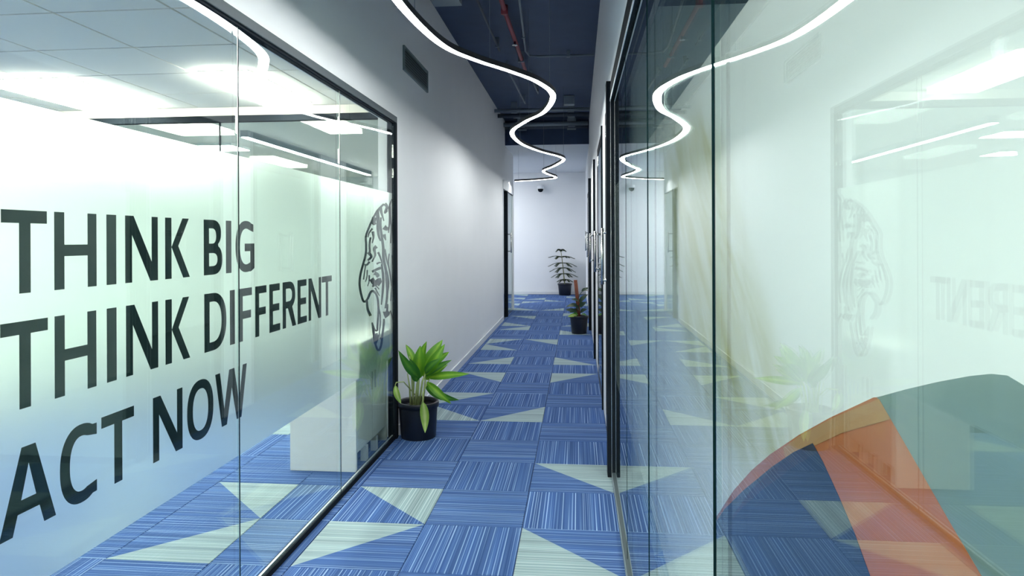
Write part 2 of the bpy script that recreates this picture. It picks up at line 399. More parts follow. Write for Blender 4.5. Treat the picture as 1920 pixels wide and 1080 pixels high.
# ------------------------------------------------------------------ corridor slab services
def pipe_thing(name, pts, r, m, label, cat='pipe', extra=()):
    e = empty(name, pts[0], label, cat, 'pipes under the corridor slab')
    tube('pipe_run', pts, r, m, e, 10)
    for p in extra:
        p = Vector(p); box('hanger_clip', (p.x - r * 1.6, p.y - .015, p.z - r * 1.4), (p.x + r * 1.6, p.y + .015, SLAB_Z), 'grey_pipe', e)
    return e
zc = SLAB_Z - .09
e = pipe_thing('sprinkler_pipe', [(-.64, 1.0, zc), (-.66, 6.3, zc), (-.64, 8.5, zc)], .022, 'red_pipe', 'red sprinkler pipe running along the dark slab', extra=[(-.65, 3.4, zc), (-.66, 5.2, zc), (-.65, 8.0, zc)])
lathe('coupling', [(.033, -.04), (.033, .04)], (-.66, 6.25, zc), 'red_pipe', e, 14)
lathe('sprinkler_head', [(.012, .0), (.012, -.05), (.03, -.055), (.03, -.06)][::-1], (-.65, 7.2, zc), 'steel', e, 12)
pipe_thing('conduit', [(-.47, 1.0, zc + .03), (-.50, 5.9, zc + .03), (-.58, 7.75, zc + .03), (-.55, 7.95, zc + .03), (-.45, 8.0, zc + .03), (.20, 8.0, zc + .03)], .012, 'grey_pipe',
           'thin grey conduit that bends across to the right wall', extra=[(-.49, 4.5, zc + .03), (-.56, 7.2, zc + .03), (-.1, 8.0, zc + .03)])
pipe_thing('conduit', [(-.86, 1.0, zc), (-.87, 6.0, zc), (-.86, 7.6, zc)], .012, 'dark_pipe', 'thin dark conduit beside the red sprinkler pipe', extra=[(-.865, 5.0, zc), (-.86, 7.4, zc)])
pipe_thing('conduit', [(-.86, 8.2, zc), (-.80, 10.6, zc)], .012, 'grey_pipe', 'short grey conduit in line with the dark conduit', extra=[(-.86, 8.4, zc), (-.80, 10.4, zc)])
pipe_thing('conduit', [(-.6, 8.7, zc), (-.56, 9.9, zc)], .012, 'grey_pipe', 'short grey conduit behind the bend of the long conduit', extra=[(-.6, 8.9, zc), (-.56, 9.7, zc)])
for yy, rr, mm, lb in ((10.9, .03, 'grey_pipe', 'grey pipe crossing the slab before the junction box'), (11.35, .035, 'dark_pipe', 'dark pipe crossing the slab behind the junction box'),
                       (12.25, .04, 'grey_pipe', 'grey pipe crossing the slab just before the lower ceiling'), (12.5, .05, 'dark_pipe', 'thick dark pipe crossing right at the lower ceiling')):
    pipe_thing('cross_pipe', [(XL + .02, yy, zc - .05), (XR - .02, yy, zc - .05)], rr, mm, lb, extra=[(-1.0, yy, zc - .05), (-.1, yy, zc - .05)])
jb = empty('junction_box', (-.12, 10.6, SLAB_Z - .14), 'small grey junction box fixed under the slab', 'box')
box('body', (-.2, 10.5, SLAB_Z - .14), (-.04, 10.62, SLAB_Z), 'duct', jb, .008); box('cover', (-.19, 10.495, SLAB_Z - .13), (-.05, 10.5, SLAB_Z - .02), 'grey_pipe', jb)
ct = empty('cable_tray', (XL + .22, 5.0, SLAB_Z - .16), 'grey metal cable tray under the slab beside the left wall', 'tray')
box('tray_base', (XL + .10, 2.5, SLAB_Z - .16), (XL + .34, 5.9, SLAB_Z - .152), 'duct', ct)
for x in (XL + .10, XL + .335): box('tray_side', (x, 2.5, SLAB_Z - .152), (x + .005, 5.9, SLAB_Z - .10), 'duct', ct)
for y in (3.2, 4.4, 5.6):
    for x in (XL + .11, XL + .33): box('hanger_rod', (x - .004, y - .004, SLAB_Z - .152), (x + .004, y + .004, SLAB_Z), 'grey_pipe', ct)

# ------------------------------------------------------------------ wave LED
LK = 0.90
LZ = CAM_H + 1.262 * LK
wp = [(-.45, -2.8), (-.92, -1.9), (-.75, -1.1), (-.40, -.4), (-.22, .4), (-.36, 1.1), (-.62, 1.7), (-.86, 2.4), (-.93, 3.1), (-.938, 3.75), (-.869, 4.397), (-.716, 4.775), (-.488, 5.157), (-.308, 5.533), (-.211, 6.063), (-.328, 6.818), (-.554, 7.352),
      (-.767, 8.067), (-.748, 8.976), (-.551, 9.825), (-.22, 10.787), (-.37, 11.784), (-.62, 12.676), (-.58, 13.3), (-.45, 13.95), (-.50, 14.35), (-.95, 14.75), (-1.36, 14.93)]
cp = catmull([(x * LK, y * LK, LZ) for x, y in wp], 10)
def ribbon(name, pts, hw, z0, z1, m, parent):
    V, Fc = [], []
    for i, p in enumerate(pts):
        t = (pts[min(i + 1, len(pts) - 1)] - pts[max(i - 1, 0)]); t.z = 0; t.normalize(); n = Vector((-t.y, t.x, 0)) * hw
        for q, z in ((p - n, z0), (p + n, z0), (p + n, z1), (p - n, z1)): V.append((q.x, q.y, z))
    for i in range(len(pts) - 1):
        for k in range(4):
            k2 = (k + 1) % 4; Fc.append((i * 4 + k, i * 4 + k2, i * 4 + 4 + k2, i * 4 + 4 + k))
    Fc.append((3, 2, 1, 0)); n = len(V); Fc.append((n - 4, n - 3, n - 2, n - 1))
    return mesh_obj(name, V, Fc, m, parent)
led = empty('wave_light', (-.5, 6.0, LZ), 'continuous wave-shaped white LED line hung along the corridor ceiling', 'light')
ribbon('diffuser', cp, .022, LZ, LZ + .006, 'led', led)
def offset(pts, k):
    out = []
    for i, p in enumerate(pts):
        t = (pts[min(i + 1, len(pts) - 1)] - pts[max(i - 1, 0)]); t.z = 0; t.normalize(); out.append(p + Vector((-t.y, t.x, 0)) * k)
    return out
ribbon('profile', cp, .0245, LZ + .006, LZ + .034, 'led_body', led)
for sg in (-1, 1): ribbon('profile_side', offset(cp, sg * .0235), .001, LZ - .0015, LZ + .006, 'led_body', led)
for i in range(4, len(cp), 22):
    p = cp[i]; top = SLAB_Z if p.y < 12.65 else 3.2
    tube('hanger_wire', [(p.x, p.y, LZ + .03), (p.x, p.y, top)], .0016, 'grey_pipe', led, 6)

# ------------------------------------------------------------------ air grille on the left wall
g0, g1 = on_x(755, 133, XL), on_x(800, 130, XL)
gy0, gy1, gz0, gz1 = g0.y, g1.y, 2.765, 2.955
vg = empty('air_grille', (XL, gy0, gz0), 'dark rectangular air grille set high in the left wall', 'grille')
for lo, hi in (((gy0, gz0), (gy1, gz0 + .02)), ((gy0, gz1 - .02), (gy1, gz1)), ((gy0, gz0 + .02), (gy0 + .02, gz1 - .02)), ((gy1 - .02, gz0 + .02), (gy1, gz1 - .02))):
    box('frame_bar', (XL, lo[0], lo[1]), (XL + .015, hi[0], hi[1]), 'vent', vg)
box('back_plate', (XL, gy0 + .02, gz0 + .02), (XL + .003, gy1 - .02, gz1 - .02), 'frame_grey', vg)
for k in range(7):
    z = gz0 + .028 + k * .0215
    mesh_obj('slat', [(XL + .003, gy0 + .02, z + .014), (XL + .013, gy0 + .02, z), (XL + .013, gy1 - .02, z), (XL + .003, gy1 - .02, z + .014),
                      (XL + .003, gy0 + .02, z + .016), (XL + .013, gy0 + .02, z + .002), (XL + .013, gy1 - .02, z + .002), (XL + .003, gy1 - .02, z + .016)], BF, 'vent', vg)

# ================================================================== LEFT GLASS PARTITION
GT = .012
JY = [OY0, -1.2, .55, on_x(448, 500, XL).y, on_x(638, 500, XL).y, 4.90]
lp = empty('glass_partition', (XL, 2.0, 0), 'clear glass partition with frosted band reading THINK BIG THINK DIFFERENT ACT NOW', 'glass wall')
GZ0, GZ1 = .03, 2.315
for a, b in zip(JY[:-1], JY[1:]):
    box('glass_panel', (XL - GT, a + .003, GZ0), (XL, b - .003, GZ1), 'clear_glass', lp)
for y in JY[1:-1]:
    box('joint', (XL - .0025, y - .003, GZ0), (XL + .0005, y + .003, GZ1), 'seal', lp)
    box('edge_highlight', (XL - .001, y - .0062, GZ0), (XL + .0004, y - .0045, GZ1), 'steel', lp)  # pale strip standing in for the highlight along the glass edge
box('header', (XL - .05, OY0, GZ1), (XL + .015, 4.95, 2.36), 'frame_grey', lp, .004)
box('header_lip', (XL - .03, OY0, GZ1 - .012), (XL + .006, 4.90, GZ1), 'black_frame', lp)
box('end_frame', (XL - .05, 4.90, 0), (XL + .015, 4.95, GZ1), 'black_frame', lp, .004)
box('floor_track', (XL - .03, OY0, 0), (XL + .006, 4.90, .028), 'black_frame', lp)
box('track_trim', (XL - .022, OY0, .028), (XL - .012, 4.90, .031), 'chrome_edge', lp)
FX = XL - GT - .0015
FZ0, FZ1 = .60, 1.795
film = mesh_obj('frosted_film', [(FX, OY0, FZ0), (FX, 4.90, FZ0), (FX, 4.90, FZ1), (FX, OY0, FZ1)], [(0, 1, 2, 3)], 'frosted_film', lp)

# ---- lettering : every letter is cut from its own outline, on the film
def arc(cx, cy, rx, ry, a0, a1, n=18, p=2.3):
    out = []
    for i in range(n + 1):
        a = math.radians(a0 + (a1 - a0) * i / n); c, s = math.cos(a), math.sin(a)
        out.append((cx + rx * math.copysign(abs(c) ** (2 / p), c), cy + ry * math.copysign(abs(s) ** (2 / p), s)))
    return out
def glyph(ch, w, h, s):
    t = s * .92
    if ch == 'I': return [[(0, 0), (w, 0), (w, h), (0, h)]]
    if ch == 'T': return [[(w/2 - s/2, 0), (w/2 + s/2, 0), (w/2 + s/2, h - t), (w, h - t), (w, h), (0, h), (0, h - t), (w/2 - s/2, h - t)]]
    if ch == 'H':
        m0, m1 = h * .5 - t * .45, h * .5 + t * .5
        return [[(0, 0), (s, 0), (s, m0), (w - s, m0), (w - s, 0), (w, 0), (w, h), (w - s, h), (w - s, m1), (s, m1), (s, h), (0, h)]]
    if ch == 'N':
        return [[(0, 0), (s * .9, 0), (s * .9, h * .72), (w - s * 1.12, 0), (w, 0), (w, h), (w - s * .9, h), (w - s * .9, h * .29), (s * 1.12, h), (0, h)]]
    if ch == 'K': return [[(0, 0), (s, 0), (s, h), (0, h)], [(s * 1.02, h * .52), (w - s * 1.15, 0), (w, 0), (s * 1.0 + (w - s) * .36, h * .535), (w * .96, h), (w - s * 1.25, h)]]
    if ch == 'F': return [[(0, 0), (s, 0), (s, h * .42), (w * .93, h * .42), (w * .93, h * .42 + t), (s, h * .42 + t), (s, h - t), (w, h - t), (w, h), (0, h)]]
    if ch == 'E': return [[(0, 0), (w, 0), (w, t), (s, t), (s, h * .43), (w * .92, h * .43), (w * .92, h * .43 + t), (s, h * .43 + t), (s, h - t), (w * .97, h - t), (w * .97, h), (0, h)]]
    if ch == 'D':
        return [[(0, 0)] + arc(w * .38, h/2, w * .62, h/2, -90, 90) + [(0, h)], [(s, t)] + arc(w * .38, h/2, w * .62 - s, h/2 - t, -90, 90) + [(s, h - t)]]
    if ch == 'B':
        return [[(0, 0)] + arc(w * .5, h * .275, w * .5, h * .275, -90, 60, 12) + arc(w * .48, h * .76, w * .45, h * .24, -55, 90, 12) + [(0, h)],
                [(s, t)] + arc(w * .48, h * .275, w * .52 - s, h * .275 - t, -90, 90, 12) + [(s, h * .55 - t + t * .0)][0:0] + [(s, h * .55 - t)],
                [(s, h * .55 + t * .12)] + arc(w * .46, (h * .55 + t * .12 + h - t) / 2, w * .47 - s, (h - t - h * .55 - t * .12) / 2, -90, 90, 12) + [(s, h - t)]]
    if ch == 'R':
        m = h * .42
        return [[(0, 0), (s, 0), (s, m), (w * .38, m), (w - s * 1.2, 0), (w, 0), (w * .70, m + h * .02)] + arc(w * .47, (m + h) / 2 + .0, w * .46, (h - m) / 2, -50, 90, 14) + [(0, h)],
                [(s, m + t)] + arc(w * .45, (m + h) / 2, w * .48 - s, (h - m) / 2 - t, -90, 90, 12) + [(s, h - t)]]
    if ch == 'A':
        c = w / 2; k = s * 1.12
        return [[(0, 0), (k, 0), (k + w * .085, h * .23), (w - k - w * .085, h * .23), (w - k, 0), (w, 0), (c + s * .62, h), (c - s * .62, h)],
                [(k + w * .145, h * .23 + t), (w - k - w * .145, h * .23 + t), (c, h * .80)]]
    if ch == 'O': return [arc(w/2, h/2, w/2, h/2 * 1.03, 0, 360, 40)[:-1], arc(w/2, h/2, w/2 - s, h/2 * 1.03 - t, 0, 360, 40)[:-1]]
    if ch in 'CG':
        o = arc(w * .56, h/2, w * .56, h/2 * 1.03, 62, 298, 30); i = arc(w * .56, h/2, w * .56 - s, h/2 * 1.03 - t, 292, 68, 30)
        if ch == 'C': return [o + [(w * .97, h * .04), (w * .97, h * .04 + t)] + i + [(w * .97, h * .96 - t), (w * .97, h * .96)]]
        return [o[:-2] + [(w * .8, h * -.01), (w, h * .05), (w, h * .56), (w * .48, h * .56), (w * .48, h * .56 - t), (w - s, h * .56 - t), (w - s, h * .02 + t)] + i + [(w * .95, h * .95 - t), (w * .95, h * .95)]]
    if ch == 'W':
        q = s * .95
        return [[(w * .19, 0), (w * .34, 0), (w * .5, h * .66), (w * .66, 0), (w * .81, 0), (w, h), (w - q * 1.0, h), (w * .735, h * .30), (w * .58, h), (w * .42, h), (w * .265, h * .30), (q * 1.0, h), (0, h)]]
TEXT = [('THINK BIG', [(2, 88), (102, 181), (200, 218), (235, 296), (310, 356), (382.5, 417), (424, 434), (442, 477)], 1.330, 1.533),
        ('THINK DIFFERENT', [(0, 89), (102, 180), (200, 218), (236, 296), (310, 356), (383, 424), (431, 440), (447, 472), (478.5, 499.5), (505, 525), (530, 555), (558, 575), (578.6, 602), (603.6, 622)], 1.049, 1.262),
        ('ACT NOW', [(-4, 103), (111, 182), (189, 250), (286, 341), (350, 399), (403, 462)], .748, .955)]
LX = FX + .0006
def curve_mesh(name, polys, m, parent, X0, depth=.0008):
    """closed outlines in (y, z) on the film plane -> flat filled mesh with a hair of thickness"""
    cu = bpy.data.curves.new(name, 'CURVE'); cu.dimensions = '2D'; cu.fill_mode = 'BOTH'; cu.extrude = depth / 2
    for P in polys:
        s = cu.splines.new('POLY'); s.points.add(len(P) - 1); s.use_cyclic_u = True
        for pt, (a, b) in zip(s.points, P): pt.co = (a, b, 0, 1)
    o = bpy.data.objects.new(name, cu); COL.objects.link(o)
    me0 = o.to_mesh(); V = [(X0 + v.co.z, v.co.x, v.co.y) for v in me0.vertices]; Fc = [tuple(p.vertices) for p in me0.polygons]
    o.to_mesh_clear(); bpy.data.objects.remove(o); bpy.data.curves.remove(cu)
    return mesh_obj(name, V, Fc, m, parent)
for txt, spans, z0, z1 in TEXT:
    for ch, (a, b) in zip(txt.replace(' ', ''), spans):
        ya, yb = on_x(a, 600, FX).y, on_x(b, 600, FX).y
        h = z1 - z0
        for_polys = glyph(ch, yb - ya, h, .0345)
        polys = [[(ya + u, z0 + v) for u, v in P] for P in for_polys]
        o = curve_mesh('letter', polys, 'vinyl', film, LX)
        o['label'] = 'dark letter ' + ch
# ---- roaring tiger head in brush lines on the film by the end frame
def stroke(V, Fc, pts, w0, w1, wm=None):
    c = catmull([(p[0], p[1], 0) for p in pts], 6) if len(pts) > 2 else [Vector((*pts[0], 0)), Vector((*pts[1], 0))]
    n0 = len(V); n = len(c)
    for i, p in enumerate(c):
        t = i / (n - 1); wd = (w0 * (1 - t) + w1 * t) if wm is None else (w0 * (1 - t) ** 2 + 2 * wm * t * (1 - t) + w1 * t * t)
        d = (c[min(i + 1, n - 1)] - c[max(i - 1, 0)]).normalized(); nn = Vector((-d.y, d.x, 0)) * wd / 2
        for q in (p - nn, p + nn):
            k = on_x(q.x, q.y, FX); V.append((LX, k.y, k.z))
    for i in range(n - 1): Fc.append((n0 + 2 * i, n0 + 2 * i + 1, n0 + 2 * i + 3, n0 + 2 * i + 2))
TG = [  # crop pixels (x/7.2 + 660, y/7.2 + 370) ; lower crop starts at y 510
 ([(430,90),(350,170),(290,270),(215,440),(185,540),(190,640),(185,760),(150,900),(115,1030),(102,1130),(105,1220),(125,1320),(150,1395),(180,1405),(215,1360),(245,1290),(280,1265),(320,1300),(345,1370),(355,1470),(355,1580),(345,1700),(340,1800)],14,14,18),
 ([(440,85),(470,130),(440,210),(480,180)],26,8), ([(380,140),(400,220),(430,320)],26,8), ([(340,180),(350,300),(350,420),(360,520),(385,590)],24,10,26),
 ([(390,270),(385,400),(400,520),(420,680),(425,830),(455,980),(465,1120),(475,1300),(450,1500)],12,14,26), ([(430,400),(470,430),(480,400)],36,8), ([(500,120),(510,260),(490,480)],22,8),
 ([(540,20),(505,130),(520,300),(530,420),(520,620)],10,10,14), ([(300,270),(290,350),(320,340)],34,20), ([(275,420),(230,480),(215,540)],14,6), ([(280,460),(290,540),(270,620)],22,6), ([(250,540),(235,640),(240,740)],14,14),
 ([(330,660),(300,700),(310,780),(270,870)],26,10), ([(215,740),(260,800),(210,850)],22,14), ([(235,870),(200,910),(165,915)],14,16), ([(350,740),(385,820),(410,910)],16,8), ([(330,900),(370,880),(390,890)],14,6),
 ([(270,1005),(340,970),(390,950)],16,20), ([(300,1020),(350,1050),(330,1080)],28,14), ([(180,930),(165,1030),(155,1110)],10,8), ([(205,980),(200,1080),(180,1140)],10,6), ([(230,1050),(230,1130),(210,1200)],12,6),
 ([(260,1100),(310,1160),(370,1120),(330,1180)],34,40), ([(270,1200),(320,1195),(365,1240)],14,8), ([(310,1220),(340,1280),(370,1330)],14,6), ([(400,900),(420,1080),(415,1250),(395,1450)],14,10,24),
 ([(500,760),(490,900),(520,1080),(530,1200)],8,8,14), ([(470,1000),(490,1150),(480,1300)],12,10,20), ([(540,780),(548,960),(540,1150),(520,1400)],8,6,10), ([(430,500),(455,580)],26,8), ([(440,700),(470,860),(500,960)],14,8),
 ([(200,1400),(210,1510),(250,1600)],16,20), ([(270,1690),(310,1790),(345,1800)],10,12), ([(270,1690),(285,1830),(310,1960),(340,2050),(370,2055),(395,1980),(410,1850),(430,1700),(430,1640)],10,12,20),
 ([(355,1470),(380,1590),(375,1760),(360,1880)],8,8,10), ([(310,1840),(330,1900),(310,1980)],38,20), ([(375,1910),(400,1890)],14,10), ([(430,1590),(480,1570),(500,1540)],50,14), ([(480,1440),(470,1540),(440,1600)],12,20),
 ([(515,1530),(545,1620),(570,1720),(590,1850)],10,12), ([(290,1770),(300,1830),(290,1850)],12,8)]
V, Fc = [], []
for pts, a, b, *m in TG:
    K = 1.95 / 7.2
    stroke(V, Fc, [(660 + x / 7.2, 370 + (y if y < 1008 else y) / 7.2) for x, y in pts], a * K, b * K, m[0] * K if m else None)
Vp = []
for v in V: Vp.append((v[0], min(v[1], 4.897), v[2]))
o = mesh_obj('tiger_drawing', Vp, Fc, 'vinyl', film); o['label'] = 'dark brush-line drawing of a roaring tiger head'

# ================================================================== LEFT OFFICE
GX, GY = -2.512, 3.68
def ceil_tile(x0, x1, y0, y1): box('ceiling_tile', (x0 + .007, y0 + .007, OC), (x1 - .007, y1 - .007, OC + .03), 'office_tile', oc)
def panel(x0, x1, y0, y1, label):
    e = empty('panel_light', ((x0 + x1) / 2, (y0 + y1) / 2, OC - .008), label, 'light', 'recessed office panels')
    box('rim', (x0 - .015, y0 - .015, OC - .006), (x1 + .015, y1 + .015, OC), 'cabinet_white', e)
    box('diffuser', (x0, y0, OC - .050), (x1, y1, OC - .006), 'panel_light', e)
for ix in range(-8, 2):
    for iy in range(-11, 3):
        x0, y0 = GX + ix * .6, GY + iy * .6
        x1, y1 = min(x0 + .6, WT + .0), min(y0 + .6, 5.40)
        x0, y0 = max(x0, -6.8), max(y0, OY0)
        if x1 - x0 > .05 and y1 - y0 > .05: ceil_tile(x0, x1, y0, y1)
panel(-2.44, -2.12, 4.25, 5.28, 'bright recessed ceiling panel above the white cabinet')
panel(-3.95, -3.41, 4.31, 5.28, 'wide bright recessed ceiling panel further from the lettered glass')
panel(-5.75, -5.21, 4.31, 5.28, 'bright recessed ceiling panel beside the office wall')
panel(-2.44, -2.12, 1.2, 2.3, 'bright recessed ceiling panel over the middle of the office, close to the glass')
panel(-4.24, -3.92, 1.2, 2.3, 'bright recessed ceiling panel over the middle of the office, away from the glass')
panel(-3.34, -2.82, -1.6, -.5, 'wide recessed ceiling panel over the end of the office opposite the cross partition')
# glass cross partition between the two offices
cpn = empty('cross_partition', (-3.5, 5.42, 0), 'glass cross partition with black header behind the office', 'glass wall')
box('header', (-6.8, 5.40, 2.435), (WT, 5.46, 2.485), 'black_frame', cpn)
box('end_post', (WT - .05, 5.40, 0), (WT, 5.46, 2.435), 'black_frame', cpn)
box('upper_panel', (-6.8, 5.42, 2.485), (WT, 5.44, OC), 'office_tile', cpn)
px = [-6.8, -5.4, -4.15, -2.95, WT - .05]
for a, b in zip(px[:-1], px[1:]):
    box('glass_panel', (a + .005, 5.425, .03), (b - .005, 5.437, 2.435), 'clear_glass', cpn)
    if a > -6.7: box('mullion', (a - .005, 5.423, .03), (a + .005, 5.439, 2.435), 'black_frame', cpn)
box('floor_track', (-6.8, 5.41, 0), (WT - .05, 5.45, .03), 'black_frame', cpn)
# second office
bl = empty('linear_light', (-3.4, 8.5, 2.5), 'long white linear lamp under the ceiling of the second office', 'light')
l0, l1 = Vector((-3.45, 6.75, 2.54)), Vector((-3.30, 10.9, 2.54))
box('lamp_body', (-3.45, 6.75, 2.52), (-3.37, 11.0, OC + .03), 'grey_pipe', bl); box('diffuser', (-3.44, 6.76, 2.512), (-3.38, 10.99, 2.52), 'line_light', bl)
for i, (x0, y0, wh) in enumerate(((-4.6, 7.6, 'in front of the round column'), (-5.6, 9.4, 'behind the round column'), (-2.4, 9.2, 'right of the linear lamp'), (-5.9, 6.2, 'closest to the glass cross partition'))):
    e = empty('panel_light', (x0 + .3, y0 + .3, OC - .01), 'lit oblong ceiling panel of the second office ' + wh, 'light', 'second office panels')
    box('rim', (x0 - .015, y0 - .015, OC), (x0 + .615, y0 + .465, OC + .03), 'cabinet_white', e); box('diffuser', (x0, y0, OC - .006), (x0 + .6, y0 + .45, OC), 'second_panel', e)
e = empty('round_column', (-4.9, 8.6, 0), 'pale round column standing in the second office', 'column')
lathe('shaft', [(.17, .1), (.17, OC + .02)], (-4.9, 8.6, 0), 'column', e, 32); lathe('base', [(.2, 0), (.2, .09), (.18, .1)], (-4.9, 8.6, 0), 'skirting', e, 32)
# white cabinet by the glass
cb = empty('storage_cabinet', (-1.62, 4.7, 0), 'low white storage cabinet standing by the lettered glass', 'cabinet')
cz0, cz1 = .02, .78
box('body', (-1.815, 4.20, .10), (-1.40, 4.86, cz1), 'cabinet_white', cb, .004)
box('end_panel', (-1.815, 4.18, cz0 - .02), (-1.385, 4.20, cz1 + .0), 'cabinet_white', cb, .003)
box('end_panel', (-1.815, 4.86, cz0 - .02), (-1.385, 4.88, cz1 + .0), 'cabinet_white', cb, .003)
box('top', (-1.83, 4.17, cz1), (-1.38, 4.89, cz1 + .025), 'cabinet_white', cb, .003)
box('plinth', (-1.77, 4.21, 0), (-1.46, 4.85, .10), 'black_frame', cb)
for y in (4.42, 4.64): box('foot', (-1.43, y - .02, 0), (-1.39, y + .02, .10), 'cabinet_white', cb)
for k in range(2):
    d = box('cabinet_door', (-1.40, 4.215 + k * .322, .115), (-1.388, 4.530 + k * .322, cz1 - .01), 'cabinet_white', cb, .002)
    box('door_handle', (-1.388, 4.495 + k * .07, .45), (-1.376, 4.505 + k * .07, .57), 'steel', d)
tag(box('backing_board', (-1.845, 4.26, 0.08), (-1.832, 4.9, .62), 'cabinet_white'), 'thin pale board leaning flat against the white cabinet', 'board')

# ================================================================== RIGHT GLASS PARTITION
rp = empty('glass_partition', (XR, 2.0, 0), 'glass partition with frosted print of orange, grey and navy shapes beside the corridor', 'glass wall')
RJ = [OY0, -1.6, -.2, on_x(1338, 500, XR).y, on_x(1215, 500, XR).y, on_x(1174, 500, XR).y, 4.22]
RZ1 = 2.30
for a, b in zip(RJ[:-1], RJ[1:]):
    box('glass_panel', (XR, a + .002, .03), (XR + GT, b - .002, RZ1), 'clear_glass', rp)
for y, wd in zip(RJ[1:-1], (.004, .004, .0085, .011, .006)):
    box('joint', (XR - .0006, y - wd, .03), (XR + .0015, y + wd, RZ1), 'seal', rp)
box('header', (XR - .012, OY0, RZ1), (XR + .06, 4.22, 2.42), 'black_frame', rp, .004)
box('header_trim', (XR - .016, OY0, RZ1 - .004), (XR - .012, 4.22, RZ1 + .008), 'chrome_edge', rp)
box('floor_track', (XR - .010, OY0, 0), (XR + .02, 4.22, .03), 'frame_grey', rp)
box('track_trim', (XR - .014, OY0, 0), (XR - .010, 4.22, .026), 'duct', rp)
box('end_post', (XR - .038, 4.22, 0), (XR + .06, 4.32, 2.42), 'black_frame', rp, .003)
box('post_highlight', (XR - .014, 4.2185, 0.02), (XR - .011, 4.22, 2.40), 'steel', rp)  # thin bright strip drawn as the edge highlight on the black post
RF = XR + GT + .0015
rfilm = mesh_obj('frosted_film', [(RF, OY0, .60), (RF, OY0, 1.775), (RF, 4.20, 1.775), (RF, 4.20, .60)], [(0, 1, 2, 3)], 'frosted_print', rp)
# printed shapes on the corridor face of the film
def print_shape(name, pix, m, off, label):
    P = [on_x(x, y, RF) for x, y in pix]
    o = curve_mesh(name, [[(p.y, max(p.z, .605)) for p in P]], m, rfilm, RF - off, .0003); o['label'] = label
top = [(1340, 975), (1352, 957), (1376, 920), (1410, 882), (1445, 852), (1500, 815), (1560, 782), (1640, 745)]
print_shape('printed_shape', top + [(1645, 745), (1700, 730), (1760, 716), (1820, 705), (1860, 701), (1890, 704), (1920, 722), (1990, 800), (2060, 1500), (1340, 1500)], 'print_grey', .0003, 'large grey rounded printed shape')
print_shape('printed_shape', top + [(1645, 745), (1665, 775), (1720, 870), (1780, 975), (1845, 1085), (1990, 1400), (1340, 1400)], 'print_orange', .0006, 'orange printed band')
print_shape('printed_shape', [(1476, 866), (1520, 840), (1580, 812), (1672, 786), (1650, 748), (1560, 785), (1500, 818), (1470, 840)], 'print_tan', .0009, 'light tan edge along the orange band')
print_shape('printed_shape', [(1340, 985), (1360, 955), (1395, 920), (1450, 875), (1490, 848), (1526, 831), (1545, 865), (1575, 930), (1605, 1000), (1636, 1085), (1700, 1300), (1340, 1300)], 'print_navy', .0012, 'dark navy printed field')

for y0, lb in ((-2.2, 'unseen ceiling panel added to backlight the printed glass, far from the cross wall'), (.4, 'unseen ceiling panel added to backlight the printed glass, near the cross wall')):  # unseen panels added so the frosted film is lit from behind
    e = empty('panel_light', (2.1, y0 + .6, 2.86), lb, 'light')
    box('rim', (1.58, y0 - .02, 2.875), (2.62, y0 + 1.22, 2.9), 'cabinet_white', e); box('diffuser', (1.6, y0, 2.868), (2.6, y0 + 1.2, 2.875), 'room_fill_light', e)
# ================================================================== DOORS
def h_handle(parent, X, Y, z0, z1, out=-.055, r=.011):
    s = -1 if out < 0 else 1
    for sg in (1, -1):
        V, Fc = tube_data([(X + out * sg, Y, z0 - .03), (X + out * sg, Y, z1 + .03)], r, 12)
        h = mesh_obj('door_handle', V, Fc, 'steel', parent, True)
        for z in (z0, z1):
            V, Fc = tube_data([(X, Y, z), (X + out * sg, Y, z)], r * .9, 10); mesh_obj('handle_post', V, Fc, 'steel', h, True)
def glass_door(name, X, y0, y1, label, hy, z0, z1, side, jamb_out=.03, leaf_in=.0):
    d = empty(name, (X, y0, 0), label, 'door', kind='structure')
    s = -side                    # into the corridor
    a, b = sorted((X + s * jamb_out, X - s * .06))
    box('jamb', (a, y0, 0), (b, y0 + .05, 2.42), 'black_frame', d, .003)
    c_, e_ = sorted((X, X - s * .06)); box('jamb', (c_, y1 - .05, 0), (e_, y1, 2.42), 'black_frame', d, .003)
    box('door_header', (c_, y0 + .05, 2.33), (e_, y1 - .05, 2.42), 'black_frame', d, .003)
    xa, xb = sorted((X - s * .004, X - s * .016))
    lf = box('door_leaf', (xa, y0 + .055, .01), (xb, y1 - .055, 2.325), 'door_glass', d)
    xa2, xb2 = sorted((X - s * .0, X - s * .02))
    for z in ((.01, .11), (2.225, 2.325)): box('patch_fitting', (xa2, y1 - .26, z[0]), (xb2, y1 - .055, z[1]), 'steel', lf)
    box('leaf_edge', (xa2, y0 + .052, .012), (xb2, y0 + .056, 2.32), 'chrome_edge', lf)
    h_handle(lf, X - s * .01, hy, z0, z1, s * .058)
    return d
glass_door('door_1', XR, 4.34, 5.36, 'black framed glass door with steel bar handle next to the printed glass', 4.72, 1.175, 1.50, 1, .0)
glass_door('door_2', XR, 5.88, 7.50, 'black framed glass door between two white wall piers', 6.6, 1.17, 1.50, 1, .014)
glass_door('door_3', XR, 8.36, 9.50, 'black framed glass door just before the moss pole plant', 9.2, 1.17, 1.50, 1, .026)
glass_door('door_4', XR, 10.96, 12.10, 'black framed glass door just beyond the moss pole plant', 11.9, 1.17, 1.50, 1, .044)
glass_door('door_5', XR, 14.0, 15.0, 'black framed glass door nearest to the end wall on the right', 14.3, 1.24, 1.58, 1, .0)
